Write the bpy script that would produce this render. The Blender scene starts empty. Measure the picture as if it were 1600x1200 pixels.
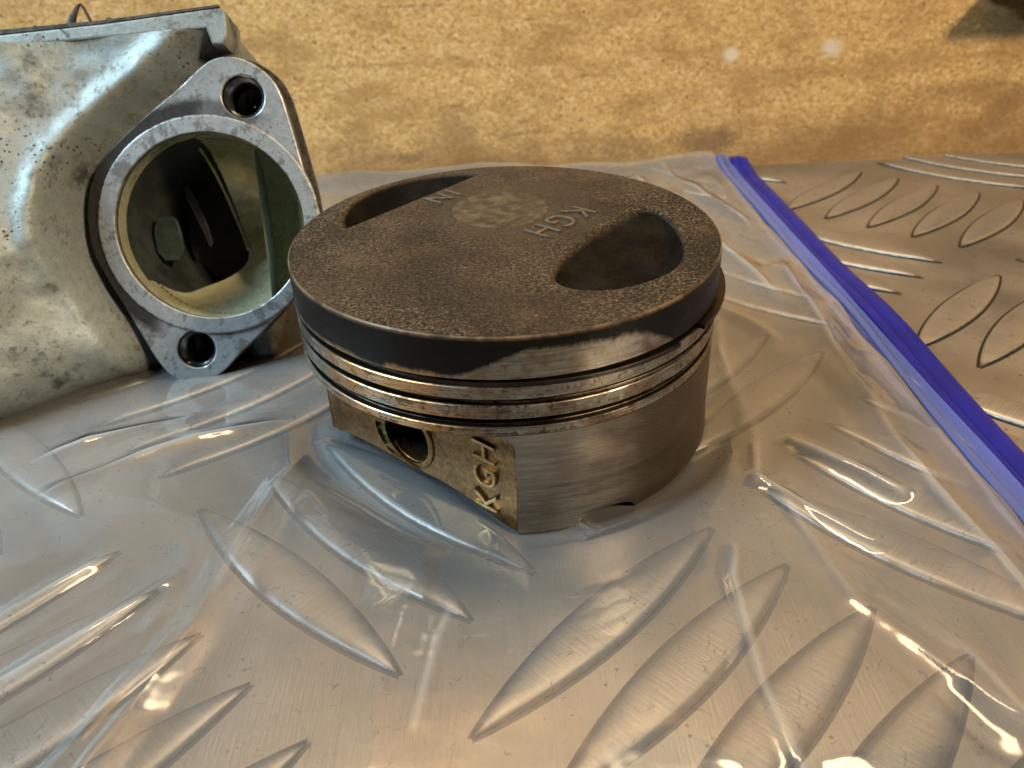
import bpy, bmesh, math, random
import numpy as np
from mathutils import Vector, Matrix

random.seed(7)
np.random.seed(7)
SC = bpy.context.scene
COL = SC.collection
MM = 0.001

# ------------------------------------------------------------------ camera
cam = bpy.data.cameras.new("camera")
cam.sensor_width = 36.0
cam.lens = 1333.96 / 1600 * 36.0
cam.clip_start = 0.005
cam.clip_end = 20.0
cam_o = bpy.data.objects.new("camera", cam)
COL.objects.link(cam_o)
RT = Vector((0.99910698, -0.02091667, -0.03671144))
UP = Vector((0.04225207, 0.49460291, 0.86809143))
FW = Vector((0.0, 0.86886734, -0.49504499))
m = Matrix.Identity(4)
for i in range(3):
    m[i][0], m[i][1], m[i][2] = RT[i], UP[i], -FW[i]
m.translation = Vector((0.00032286, -0.19494853, 0.11957832))
cam_o.matrix_world = m
cam.dof.use_dof = True
cam.dof.focus_distance = 0.185
cam.dof.aperture_fstop = 27.0
SC.camera = cam_o

# ------------------------------------------------------------------ world, lamps, exposure
w = bpy.data.worlds.new("World")
SC.world = w
w.use_nodes = True
w.node_tree.nodes["Background"].inputs[0].default_value = (1.0, 0.86, 0.70, 1)
w.node_tree.nodes["Background"].inputs[1].default_value = 0.022


def area(name, loc, target, sx, sy, power, col, spread=180):
    l = bpy.data.lights.new(name, 'AREA')
    l.shape = 'RECTANGLE'
    l.size, l.size_y = sx, sy
    l.energy = power
    l.color = col
    l.spread = math.radians(spread)
    o = bpy.data.objects.new(name, l)
    COL.objects.link(o)
    o.location = loc
    o.rotation_euler = (Vector(target) - Vector(loc)).to_track_quat('-Z', 'Y').to_euler()
    return o


# strip lamp fixed high on the board above the bench
area("strip_lamp", (0.05, 0.15, 0.60), (0.03, 0.08, 0.0), 0.42, 0.06, 1.9, (1.0, 0.74, 0.44))
# cool daylight-coloured lamp high on the left
area("cool_lamp", (-0.48, -0.12, 0.46), (-0.14, 0.04, 0.04), 0.26, 0.26, 1.05, (0.60, 0.84, 1.0), 62)
# warm room light, behind the photographer's right shoulder
area("room_lamp", (0.92, -0.72, 0.84), (0.10, 0.15, 0.05), 0.20, 0.20, 20.0, (1.0, 0.78, 0.51))

SC.view_settings.view_transform = 'Standard'
SC.view_settings.look = 'None'
SC.view_settings.gamma = 1.0
SC.view_settings.exposure = -0.15
SC.cycles.max_bounces = 6
SC.cycles.diffuse_bounces = 2
SC.cycles.glossy_bounces = 3
SC.cycles.use_adaptive_sampling = True
SC.cycles.adaptive_threshold = 0.03
SC.cycles.transparent_max_bounces = 6
SC.cycles.caustics_reflective = False
SC.cycles.caustics_refractive = False
SC.cycles.use_denoising = True
SC.cycles.sample_clamp_indirect = 4.0


# ------------------------------------------------------------------ helpers
def mesh_obj(name, verts, faces, mat=None, parent=None, smooth=True, angle=35, scale=MM):
    me = bpy.data.meshes.new(name)
    v = np.asarray(verts, float) * scale
    me.from_pydata([tuple(x) for x in v], [], [tuple(f) for f in faces])
    me.validate()
    bm = bmesh.new()
    bm.from_mesh(me)
    bmesh.ops.recalc_face_normals(bm, faces=bm.faces)
    bm.to_mesh(me)
    bm.free()
    return link_mesh(name, me, mat, parent, smooth, angle)


def link_mesh(name, me, mat=None, parent=None, smooth=True, angle=35):
    if smooth:
        me.shade_smooth()
        me.set_sharp_from_angle(angle=math.radians(angle))
    if mat:
        me.materials.clear()
        me.materials.append(mat)
    o = bpy.data.objects.new(name, me)
    COL.objects.link(o)
    if parent:
        o.parent = parent
    return o


def empty(name, loc=(0, 0, 0), rot=None):
    o = bpy.data.objects.new(name, None)
    o.empty_display_size = 0.01
    COL.objects.link(o)
    mt = rot.to_4x4() if rot is not None else Matrix.Identity(4)
    mt.translation = Vector(loc)
    o.matrix_world = mt
    return o


def tag(o, label, cat, group=None):
    o["label"] = label
    o["category"] = cat
    if group:
        o["group"] = group


def lathe(profile, n=256, a0=0.0, a1=360.0, centre=(0, 0)):
    """profile [(r,z)], open; full or partial turn about z"""
    full = abs(a1 - a0) >= 359.999
    k = n if full else n + 1
    v, f = [], []
    for i in range(k):
        a = math.radians(a0 + (a1 - a0) * i / n)
        for r, z in profile:
            v.append((centre[0] + r * math.cos(a), centre[1] + r * math.sin(a), z))
    p = len(profile)
    for i in range(n):
        j = (i + 1) % k
        for t in range(p - 1):
            f.append((i * p + t, j * p + t, j * p + t + 1, i * p + t + 1))
    return v, f


def ring_solid(ri, ro, z0, z1, a0, a1, n, centre=(0, 0), b=0.12):
    prof = [(ri, z0), (ri, z1), (ro - b, z1), (ro, z1 - b), (ro, z0 + b), (ro - b, z0)]
    v, f = [], []
    p = len(prof)
    for i in range(n + 1):
        a = math.radians(a0 + (a1 - a0) * i / n)
        for r, z in prof:
            v.append((centre[0] + r * math.cos(a), centre[1] + r * math.sin(a), z))
    for i in range(n):
        for t in range(p):
            u = (t + 1) % p
            f.append((i * p + t, (i + 1) * p + t, (i + 1) * p + u, i * p + u))
    f.append(tuple(range(p)))
    f.append(tuple(n * p + t for t in range(p)))
    return v, f


def curve_mesh(loops, depth, bevel=0.0, res=2):
    """2D loops (first outline, rest holes) in mm, extruded -depth/2..depth/2 along z; returns mesh in metres"""
    cu = bpy.data.curves.new("tmp", 'CURVE')
    cu.dimensions = '2D'
    cu.fill_mode = 'BOTH'
    cu.extrude = max(0.0, depth / 2 - bevel) * MM
    cu.bevel_depth = bevel * MM
    cu.bevel_resolution = res
    cu.offset = -bevel * MM
    for lp in loops:
        s = cu.splines.new('POLY')
        s.points.add(len(lp) - 1)
        for q, (x, y) in zip(s.points, lp):
            q.co = (x * MM, y * MM, 0, 1)
        s.use_cyclic_u = True
    return eval_mesh(cu)


def eval_mesh(cu):
    o = bpy.data.objects.new("tmp", cu)
    COL.objects.link(o)
    dg = bpy.context.evaluated_depsgraph_get()
    dg.update()
    me = bpy.data.meshes.new_from_object(o.evaluated_get(dg))
    bpy.data.objects.remove(o)
    bpy.data.curves.remove(cu)
    return me


def text_mesh(body, height, depth, bevel=0.0, spacing=1.0, thick=0.0):
    cu = bpy.data.curves.new("tmp", 'FONT')
    cu.body = body
    cu.size = height * MM / 0.70
    cu.extrude = depth / 2 * MM
    cu.bevel_depth = bevel * MM
    cu.bevel_resolution = 1
    cu.space_character = spacing
    cu.offset = thick * MM
    cu.resolution_u = 4
    return eval_mesh(cu)


def circle(cx, cy, r, n=64, cw=False):
    a = np.linspace(0, 2 * math.pi, n, endpoint=False)
    if cw:
        a = a[::-1]
    return [(cx + r * math.cos(t), cy + r * math.sin(t)) for t in a]


def chaikin(pts, it=2):
    p = [np.array(x, float) for x in pts]
    for _ in range(it):
        q = []
        for i in range(len(p)):
            a, b = p[i], p[(i + 1) % len(p)]
            q += [a * .75 + b * .25, a * .25 + b * .75]
        p = q
    return [tuple(x) for x in p]


# value noise for geometry (numpy)
class VNoise:
    def __init__(self, seed):
        self.t = np.random.RandomState(seed).rand(256, 256)

    def __call__(self, x, y):
        x = np.asarray(x, float)
        y = np.asarray(y, float)
        xi = np.floor(x).astype(int)
        yi = np.floor(y).astype(int)
        fx, fy = x - xi, y - yi
        fx = fx * fx * (3 - 2 * fx)
        fy = fy * fy * (3 - 2 * fy)
        g = lambda i, j: self.t[i % 256, j % 256]
        return (g(xi, yi) * (1 - fx) + g(xi + 1, yi) * fx) * (1 - fy) + (g(xi, yi + 1) * (1 - fx) + g(xi + 1, yi + 1) * fx) * fy


def sst(a, b, x):
    t = np.clip((x - a) / (b - a), 0, 1)
    return t * t * (3 - 2 * t)


def poly_sd(px, py, poly):
    """signed distance, positive inside"""
    P = np.asarray(poly, float)
    Q = np.roll(P, -1, axis=0)
    best = np.full(px.shape, 1e9)
    ins = np.zeros(px.shape, bool)
    for (ax, ay), (bx, by) in zip(P, Q):
        dx, dy = bx - ax, by - ay
        t = np.clip(((px - ax) * dx + (py - ay) * dy) / (dx * dx + dy * dy + 1e-12), 0, 1)
        best = np.minimum(best, np.hypot(px - ax - t * dx, py - ay - t * dy))
        c = ((ay > py) != (by > py)) & (px < (bx - ax) * (py - ay) / (by - ay + 1e-12) + ax)
        ins ^= c
    return np.where(ins, best, -best)


# ------------------------------------------------------------------ material helpers
class NT:
    def __init__(self, name):
        self.m = bpy.data.materials.new(name)
        self.m.use_nodes = True
        self.t = self.m.node_tree
        self.t.nodes.clear()
        self.out = self.t.nodes.new("ShaderNodeOutputMaterial")
        tc = self.t.nodes.new("ShaderNodeTexCoord")
        self.P = tc.outputs["Object"]

    def n(self, typ, **kw):
        x = self.t.nodes.new("ShaderNode" + typ)
        for k, v in kw.items():
            setattr(x, k, v)
        return x

    def put(self, sock, val):
        if isinstance(val, bpy.types.NodeSocket):
            self.t.links.new(val, sock)
        else:
            sock.default_value = val

    def vec(self, scale=(1, 1, 1), rot=(0, 0, 0), loc=(0, 0, 0), src=None):
        mp = self.n("Mapping")
        self.put(mp.inputs["Vector"], src or self.P)
        mp.inputs["Scale"].default_value = scale
        mp.inputs["Rotation"].default_value = rot
        mp.inputs["Location"].default_value = loc
        return mp.outputs[0]

    def noise(self, scale, detail=4, rough=.55, vec=None, dist=0.0):
        x = self.n("TexNoise")
        self.put(x.inputs["Vector"], vec or self.P)
        x.inputs["Scale"].default_value = scale
        x.inputs["Detail"].default_value = detail
        x.inputs["Roughness"].default_value = rough
        x.inputs["Distortion"].default_value = dist
        return x.outputs["Fac"]

    def voro(self, scale, vec=None, feature='F1', out="Distance", rand=1.0):
        x = self.n("TexVoronoi", feature=feature)
        self.put(x.inputs["Vector"], vec or self.P)
        x.inputs["Scale"].default_value = scale
        x.inputs["Randomness"].default_value = rand
        return x.outputs[out]

    def ramp(self, fac, stops, interp='LINEAR'):
        x = self.n("ValToRGB")
        x.color_ramp.interpolation = interp
        e = x.color_ramp.elements
        while len(e) > 1:
            e.remove(e[-1])
        for i, (p, c) in enumerate(stops):
            el = e[0] if i == 0 else e.new(p)
            el.position = p
            if not isinstance(c, (tuple, list)):
                c = (c, c, c)
            el.color = (*c, 1)
        self.put(x.inputs[0], fac)
        return x.outputs[0]

    def math(self, op, a, b=0.0, c=None, clamp=False):
        x = self.n("Math", operation=op, use_clamp=clamp)
        self.put(x.inputs[0], a)
        self.put(x.inputs[1], b)
        if c is not None:
            self.put(x.inputs[2], c)
        return x.outputs[0]

    def mrange(self, v, a, b, c=0.0, d=1.0, smooth=True):
        x = self.n("MapRange", interpolation_type='SMOOTHSTEP' if smooth else 'LINEAR')
        self.put(x.inputs[0], v)
        for i, q in enumerate((a, b, c, d)):
            x.inputs[i + 1].default_value = q
        return x.outputs[0]

    def mix(self, fac, a, b, mode='MIX'):
        x = self.n("Mix", data_type='RGBA', blend_type=mode)
        self.put(x.inputs[0], fac)
        for s, v in ((x.inputs[6], a), (x.inputs[7], b)):
            if isinstance(v, (tuple, list)) and len(v) == 3:
                v = (*v, 1)
            self.put(s, v)
        return x.outputs[2]

    def sep(self, v=None):
        x = self.n("SeparateXYZ")
        self.put(x.inputs[0], v or self.P)
        return x.outputs

    def bump(self, h, strength, dist, normal=None):
        x = self.n("Bump")
        x.inputs["Strength"].default_value = strength
        x.inputs["Distance"].default_value = dist
        self.put(x.inputs["Height"], h)
        if normal:
            self.put(x.inputs["Normal"], normal)
        return x.outputs[0]

    def bsdf(self, **kw):
        x = self.n("BsdfPrincipled")
        for k, v in kw.items():
            k = k.replace("_", " ")
            if isinstance(v, (tuple, list)) and len(v) == 3 and x.inputs[k].type == 'RGBA':
                v = (*v, 1)
            self.put(x.inputs[k], v)
        return x

    def done(self, sh):
        self.t.links.new(sh.outputs[0] if hasattr(sh, "outputs") else sh, self.out.inputs[0])
        return self.m


# ------------------------------------------------------------------ materials
def mat_plate(name, bar=False):
    t = NT(name)
    big = t.noise(24, 3)
    scr = t.noise(60, 4, .75, vec=t.vec((30, 1.2, 1), rot=(0, 0, .5)))
    dirt = t.math('MULTIPLY', t.mrange(t.voro(420), .10, .22, 1, 0), t.mrange(big, .52, .62))
    col = t.mix(t.mrange(big, .35, .7), (.40, .395, .385), (.54, .53, .515))
    if bar:
        col = t.mix(t.mrange(scr, .35, .65), (.44, .435, .425), (.52, .51, .495))
    col = t.mix(t.math('MULTIPLY', dirt, .8), col, (.06, .05, .04))
    hair = t.math('MULTIPLY', t.mrange(t.math('ABSOLUTE', t.math('SUBTRACT', t.noise(170, 2, .5, dist=.6), .5)), .0, .014, 1, 0), t.mrange(t.noise(230, 2), .56, .62))
    col = t.mix(t.math('MULTIPLY', hair, .75), col, (.07, .055, .04))
    if bar:
        zz = t.math('MULTIPLY', t.sep()[2], 1000)
        zz = t.math('ADD', zz, t.math('MULTIPLY', t.math('SUBTRACT', t.noise(500, 2), .5), .5))
        col = t.mix(t.mrange(zz, .22, .70, .92, 0), col, (.035, .029, .023))
    r = t.math('ADD', t.mrange(big, .3, .7, .30, .40), t.math('MULTIPLY', t.math('SUBTRACT', scr, .5), .25))
    if bar:
        r = t.math('ADD', r, .07)
    b = t.bump(t.math('ADD', scr, t.math('MULTIPLY', big, 2.0)), .16, .0006)
    return t.done(t.bsdf(Base_Color=col, Metallic=.88, Roughness=r, Normal=b))


def mat_board():
    t = NT("chipboard")
    a = t.noise(520, 4, .78, vec=t.vec((1, 1, 1.15)), dist=.6)
    fl = t.sep(t.voro(480, vec=t.vec((.55, 1, 1.2), rot=(0, .5, 0)), out="Color"))[0]
    col = t.ramp(a, [(.27, (.22, .105, .032)), (.42, (.56, .325, .115)), (.58, (.76, .50, .205)), (.75, (.92, .70, .38))])
    col = t.mix(t.math('MULTIPLY', fl, .35), col, (.76, .51, .225))
    f2 = t.sep(t.voro(620, vec=t.vec((.8, 1, 1.1), rot=(0, -.45, 0)), out="Color"))
    col = t.mix(t.mrange(f2[0], .70, .9, 0, .4), col, (.36, .19, .065))
    col = t.mix(t.mrange(f2[1], .70, .9, 0, .35), col, (.95, .74, .42))
    low = t.noise(40, 3, .6, vec=t.vec((.6, 1, 1.6), rot=(0, .1, 0)))
    # dark knots / specks and thin fibres
    sp = t.math('MULTIPLY', t.mrange(t.voro(150), .06, .13, 1, 0), t.mrange(low, .40, .52))
    col = t.mix(t.math('MULTIPLY', sp, .8), col, (.11, .055, .022))
    fb = t.mrange(t.noise(150, 2, .6, vec=t.vec((.35, 1, 2.6), rot=(0, .3, 0)), dist=1.2), .66, .74)
    col = t.mix(t.math('MULTIPLY', fb, .55), col, (.22, .12, .05))
    # greasy stains with shapes of their own
    col = t.mix(t.mrange(low, .44, .66, 0, .55), col, (.36, .20, .07))
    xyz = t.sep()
    # board browner and darker toward the bench, with an uneven edge
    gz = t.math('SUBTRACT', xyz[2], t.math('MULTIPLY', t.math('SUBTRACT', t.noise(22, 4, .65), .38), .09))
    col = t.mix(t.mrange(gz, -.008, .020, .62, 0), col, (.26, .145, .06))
    wob = t.math('MULTIPLY', t.math('SUBTRACT', a, .5), 1.6)
    for cx, cz, rx, rz, amt, c in ((.1085, .0525, .0042, .0036, .65, (.86, .80, .66)), (.1554, .0533, .0058, .0044, .62, (.84, .79, .68)),
                                   (.100, .0135, .018, .007, .55, (.16, .10, .055)), (.062, .012, .02, .006, .4, (.24, .14, .065)),
                                   (-.045, .012, .010, .003, .5, (.16, .10, .055)), (-.038, .079, .022, .0010, .35, (.2, .11, .05)),
                                   (.235, .030, .05, .007, .35, (.27, .16, .07)), (-.06, .055, .03, .0010, .3, (.25, .14, .06))):
        dx = t.math('DIVIDE', t.math('SUBTRACT', xyz[0], cx - .1), rx)
        dz = t.math('DIVIDE', t.math('SUBTRACT', xyz[2], cz), rz)
        d = t.math('SQRT', t.math('ADD', t.math('MULTIPLY', dx, dx), t.math('MULTIPLY', dz, dz)))
        col = t.mix(t.mrange(t.math('ADD', d, wob), .45, 1.15, amt, 0), col, c)
    return t.done(t.bsdf(Base_Color=col, Roughness=.62, Specular_IOR_Level=.3, Normal=t.bump(a, .3, .0008)))


def polar(t):
    """angle (deg) and z in mm of the part's own coordinates"""
    s = t.sep()
    ang = t.math('MULTIPLY', t.math('ARCTAN2', s[1], s[0]), 57.29578)
    return ang, t.math('MULTIPLY', s[2], 1000.0), s


def mat_crown():
    t = NT("burnt_carbon_crown")
    f1 = t.noise(1500, 3, .7)
    f2 = t.noise(700, 4, .7)
    big = t.noise(38, 4, .6)
    sp = t.voro(900)
    s = t.sep()
    col = t.ramp(f1, [(.38, (.007, .005, .0035)), (.48, (.038, .028, .018)), (.56, (.080, .059, .037)), (.68, (.21, .155, .10))])
    col = t.mix(t.mrange(big, .40, .60, 0, .6), col, (.016, .012, .0085))
    col = t.mix(t.mrange(t.noise(60, 3), .55, .75, 0, .4), col, (.12, .074, .036))
    col = t.mix(t.mrange(t.noise(17, 2, .5, vec=t.vec(loc=(.02, .035, 0))), .40, .62, 0, .3), col, (.11, .072, .041))
    # scrubbed smooth dark zone round the centre mark
    dx = t.math('DIVIDE', t.math('SUBTRACT', s[0], .004), .026)
    dy = t.math('DIVIDE', t.math('SUBTRACT', s[1], .014), .024)
    d = t.math('SQRT', t.math('ADD', t.math('MULTIPLY', dx, dx), t.math('MULTIPLY', dy, dy)))
    d = t.math('ADD', d, t.math('MULTIPLY', t.math('SUBTRACT', t.noise(120, 4), .5), .9))
    z = t.mrange(d, .6, 1.0, 1, 0)
    col = t.mix(t.math('MULTIPLY', z, .6), col, (.062, .046, .029))
    # pits
    pit = t.math('MULTIPLY', t.mrange(sp, .16, .26, 1, 0), t.mrange(t.noise(80, 2), .47, .58))
    col = t.mix(t.math('MULTIPLY', pit, .85), col, (.012, .009, .006))
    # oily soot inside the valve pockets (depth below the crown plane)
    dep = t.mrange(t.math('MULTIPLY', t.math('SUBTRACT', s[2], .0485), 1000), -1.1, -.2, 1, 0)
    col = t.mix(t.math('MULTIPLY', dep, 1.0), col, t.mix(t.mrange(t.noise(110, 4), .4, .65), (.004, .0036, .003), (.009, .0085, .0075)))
    h = t.math('ADD', t.math('MULTIPLY', f1, .8), t.math('MULTIPLY', f2, .8))
    h = t.math('SUBTRACT', h, t.math('MULTIPLY', pit, 1.2))
    r = t.math('SUBTRACT', t.mrange(f2, .3, .7, .78, .6), t.math('MULTIPLY', dep, t.mrange(t.noise(160, 3), .4, .6, .08, .36)))
    return t.done(t.bsdf(Base_Color=col, Metallic=.05, Roughness=r, Specular_IOR_Level=t.math('SUBTRACT', .14, t.math('MULTIPLY', dep, .09)), Normal=t.bump(h, .75, .00035)))


def mat_belt():
    t = NT("stained_ring_belt")
    ang, z, s = polar(t)
    n1 = t.noise(120, 4, .6)
    cs = t.n('CombineXYZ')
    t.put(cs.inputs[0], t.math('MULTIPLY', ang, .05))
    t.put(cs.inputs[2], t.math('MULTIPLY', z, 1.7))
    streak = t.noise(1.0, 4, .65, vec=cs.outputs[0], dist=.9)
    cb = t.n('CombineXYZ')
    t.put(cb.inputs[0], t.math('MULTIPLY', ang, .42))
    t.put(cb.inputs[2], t.math('MULTIPLY', z, .35))
    vert = t.noise(1.0, 4, .7, vec=cb.outputs[0], dist=1.2)
    base = t.mix(t.mrange(streak, .35, .7), (.30, .27, .225), (.54, .50, .435))
    base = t.mix(t.mrange(n1, .44, .62, 0, .75), base, (.22, .13, .065))
    warm_glint = t.math('MULTIPLY', t.math('MULTIPLY', t.mrange(ang, -150, -128), t.mrange(ang, -112, -92, 1, 0)), t.mrange(n1, .36, .52))  # warm reflection on the left front, painted as a copper tint
    base = t.mix(t.math('MULTIPLY', warm_glint, .8), base, (.70, .36, .15))
    # baked oil varnish on the lower lands
    var = t.mrange(t.math('ADD', streak, t.math('MULTIPLY', t.math('SUBTRACT', vert, .5), .9)), .50, .66)
    base = t.mix(t.math('MULTIPLY', t.math('MULTIPLY', var, t.mrange(z, 36.0, 38.5, 1.0, .25)), .8), base, (.05, .027, .013))
    # black carbon on the top land, washed away low on the front
    lim = t.math('ADD', t.mrange(ang, -104, -84, -9.0, -3.2), t.math('MULTIPLY', t.math('SUBTRACT', n1, .5), 3.5))
    lim2 = t.math('ADD', t.mrange(ang, -64, -40, 0, -8.5), lim)
    zz = t.math('SUBTRACT', z, 48.5)
    c = t.mrange(t.math('ADD', t.math('SUBTRACT', zz, lim2), t.math('MULTIPLY', t.math('SUBTRACT', vert, .5), 1.6)), -1.1, 1.0)
    c = t.math('MULTIPLY', c, t.mrange(zz, -9.6, -9.1))
    base = t.mix(t.math('MULTIPLY', c, .99), base, t.mix(t.mrange(vert, .5, .75), (.002, .002, .002), (.010, .0065, .0045)))
    rim = t.mrange(zz, -1.1, -.2)
    base = t.mix(t.math('MULTIPLY', rim, t.mrange(n1, .4, .55, .3, .9)), base, (.20, .13, .075))
    rad = t.math('MULTIPLY', t.math('SQRT', t.math('ADD', t.math('MULTIPLY', s[0], s[0]), t.math('MULTIPLY', s[1], s[1]))), 1000)
    gv = t.math('MULTIPLY', t.mrange(rad, 49.35, 49.6, 1, 0), t.mrange(zz, -2.0, -1.5, 1, 0))
    base = t.mix(gv, base, (.006, .005, .004))
    c = t.math('MAXIMUM', c, gv)
    metal = t.math('SUBTRACT', .95, t.math('MULTIPLY', c, .9))
    r = t.math('ADD', t.mrange(streak, .3, .7, .24, .38), t.math('MULTIPLY', c, .06))
    h = t.math('ADD', streak, t.math('MULTIPLY', vert, .3))
    return t.done(t.bsdf(Base_Color=base, Metallic=metal, Roughness=r, Specular_IOR_Level=.16, Normal=t.bump(h, .25, .0002)))


def mat_ring():
    t = NT("worn_steel_ring")
    ang, z, s = polar(t)
    cs = t.n('CombineXYZ')
    t.put(cs.inputs[0], t.math('MULTIPLY', ang, .06))
    t.put(cs.inputs[2], t.math('MULTIPLY', z, 2.2))
    streak = t.noise(1.0, 4, .65, vec=cs.outputs[0], dist=.9)
    col = t.mix(t.mrange(streak, .35, .7), (.055, .042, .031), (.24, .19, .145))
    col = t.mix(t.mrange(t.noise(150, 4, .6), .44, .6, 0, .9), col, (.035, .022, .013))
    return t.done(t.bsdf(Base_Color=col, Metallic=.9, Roughness=.34))


def mat_skirt():
    t = NT("turned_aluminium_skirt")
    ang, z, s = polar(t)
    lines = t.n("TexWave", wave_type='BANDS', bands_direction='Z')
    t.put(lines.inputs["Vector"], t.P)
    lines.inputs["Scale"].default_value = 560
    lines.inputs["Distortion"].default_value = .6
    lines.inputs["Detail"].default_value = 2
    streak = t.noise(1.0, 4, .6, vec=t.vec((60, 60, 900)))
    n1 = t.noise(40, 4, .6)
    col = t.mix(t.mrange(streak, .3, .7), (.27, .245, .21), (.37, .34, .295))
    col = t.mix(t.mrange(n1, .45, .75, 0, .7), col, (.15, .105, .065))
    # dark varnish, with the skirt's shading toward the right painted in
    v = t.math('ADD', t.mrange(ang, -82, -46), t.math('MULTIPLY', t.math('SUBTRACT', n1, .5), .8))
    col = t.mix(t.mrange(v, .1, .9, 0, .78), col, (.085, .055, .032))
    h = t.math('ADD', t.math('MULTIPLY', lines.outputs["Fac"], .7), t.math('MULTIPLY', streak, .25))
    r = t.mrange(streak, .3, .7, .38, .5)
    return t.done(t.bsdf(Base_Color=col, Metallic=.9, Roughness=r, Normal=t.bump(h, .25, .00012)))


def mat_cast(name, dark=(.11, .055, .019), light=(.40, .215, .08), metallic=.92, rough=.38):
    t = NT(name)
    f = t.noise(900, 4, .7)
    n1 = t.noise(150, 4, .65)
    col = t.mix(t.mrange(f, .2, .85), dark, light)
    col = t.mix(t.mrange(n1, .48, .72, 0, .7), col, tuple(x * .3 for x in dark))
    h = t.math('ADD', f, t.math('MULTIPLY', n1, .6))
    return t.done(t.bsdf(Base_Color=col, Metallic=metallic, Roughness=rough, Normal=t.bump(h, .35, .0003)))


def mat_housing():
    t = NT("grimy_cast_aluminium")
    n1 = t.noise(30, 5, .62)
    n2 = t.noise(95, 5, .7)
    n3 = t.noise(420, 5, .75)
    fine = t.noise(1400, 3, .7)
    col = t.mix(t.mrange(n3, .3, .7), (.225, .265, .265), (.37, .42, .42))
    col = t.mix(t.mrange(n1, .42, .66, 0, .6), col, (.25, .255, .225))
    g = t.math('ADD', t.math('MULTIPLY', n2, .42), t.math('MULTIPLY', n3, .62))
    col = t.mix(t.mrange(g, .51, .68, 0, .85), col, (.095, .090, .072))
    pits = t.math('MULTIPLY', t.mrange(t.voro(520), .14, .24, 1, 0), t.mrange(t.noise(38, 3), .45, .6))
    col = t.mix(t.math('MULTIPLY', pits, .9), col, (.015, .014, .012))
    sm = t.mrange(t.noise(48, 5, .68, vec=t.vec(loc=(.11, .05, .0))), .56, .70, 0, .85)
    col = t.mix(sm, col, (.035, .033, .027))
    # black hair-line trails of old oil
    tr = t.mrange(t.math('ABSOLUTE', t.math('SUBTRACT', t.noise(17, 2, .5, vec=t.vec(loc=(.3, .1, .2))), .5)), .0, .006, 1, 0)
    tr = t.math('MULTIPLY', tr, t.mrange(t.noise(40, 1), .52, .6))
    col = t.mix(t.math('MULTIPLY', tr, .9), col, (.02, .018, .014))
    h = t.math('ADD', t.math('MULTIPLY', fine, .5), n3)
    h = t.math('SUBTRACT', h, t.math('MULTIPLY', pits, .8))
    r = t.math('ADD', t.mrange(n2, .35, .65, .48, .60), t.mrange(g, .515, .615, 0, .25))
    return t.done(t.bsdf(Base_Color=col, Metallic=.30, Roughness=r, Normal=t.bump(h, .4, .0004)))


def mat_flange():
    t = NT("scraped_flange_face")
    s = t.sep()
    n2 = t.noise(110, 5, .7)
    n3 = t.noise(420, 5, .75)
    col = t.mix(t.mrange(n3, .35, .7), (.35, .365, .37), (.52, .54, .55))
    g = t.math('ADD', t.math('MULTIPLY', n2, .6), t.math('MULTIPLY', n3, .42))
    col = t.mix(t.mrange(g, .50, .585, 0, .8), col, (.11, .10, .085))
    # old gasket soot in a band just outside the raised lip, on the body side
    rr = t.math('MULTIPLY', t.math('SQRT', t.math('ADD', t.math('MULTIPLY', s[0], s[0]), t.math('MULTIPLY', s[1], s[1]))), 1000)
    rr = t.math('ADD', rr, t.math('MULTIPLY', t.math('SUBTRACT', n3, .5), 2.2))
    band = t.math('MULTIPLY', t.mrange(rr, 30.2, 30.7), t.mrange(rr, 33.5, 36.0, 1, 0))
    side = t.mrange(t.math('ADD', s[0], t.math('MULTIPLY', s[1], -.35)), -.012, -.004, 1, 0)
    side2 = t.mrange(t.math('ADD', s[1], t.math('MULTIPLY', t.math('ABSOLUTE', s[0]), -.3)), .018, .027)
    band = t.math('MULTIPLY', band, t.math('MAXIMUM', side, t.math('MULTIPLY', side2, .7)))
    col = t.mix(t.math('MULTIPLY', band, .93), col, (.030, .026, .022))
    # black edge
    ed = t.mrange(t.math('MULTIPLY', s[2], 1000), -.9, -.35, 1, 0)
    col = t.mix(t.math('MULTIPLY', ed, t.mrange(n2, .35, .6, .95, .55)), col, (.02, .018, .016))
    return t.done(t.bsdf(Base_Color=col, Metallic=.6, Roughness=t.mrange(n2, .3, .7, .36, .55), Normal=t.bump(n3, .4, .0003)))


def mat_simple(name, col, rough=.5, metallic=0.0, nscale=300, var=.35, bump=.2, spec=.5, coat=0.0):
    t = NT(name)
    n1 = t.noise(nscale, 4, .65)
    c = t.mix(t.mrange(n1, .35, .7), tuple(x * (1 - var) for x in col), tuple(min(1, x * (1 + var)) for x in col))
    return t.done(t.bsdf(Base_Color=c, Metallic=metallic, Roughness=rough, Specular_IOR_Level=spec, Coat_Weight=coat, Coat_Roughness=.1,
                         Normal=t.bump(n1, bump, .0003)))


def mat_varnish():
    t = NT("amber_varnished_bore")
    n1 = t.noise(60, 4, .6)
    n2 = t.noise(300, 4, .6)
    col = t.mix(t.mrange(n1, .35, .65), (.44, .41, .23), (.62, .59, .40))
    col = t.mix(t.mrange(n2, .6, .72, 0, .5), col, (.55, .50, .34))
    return t.done(t.bsdf(Base_Color=col, Metallic=.25, Roughness=t.mrange(n2, .3, .7, .20, .42), Normal=t.bump(n2, .25, .0004)))


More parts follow.
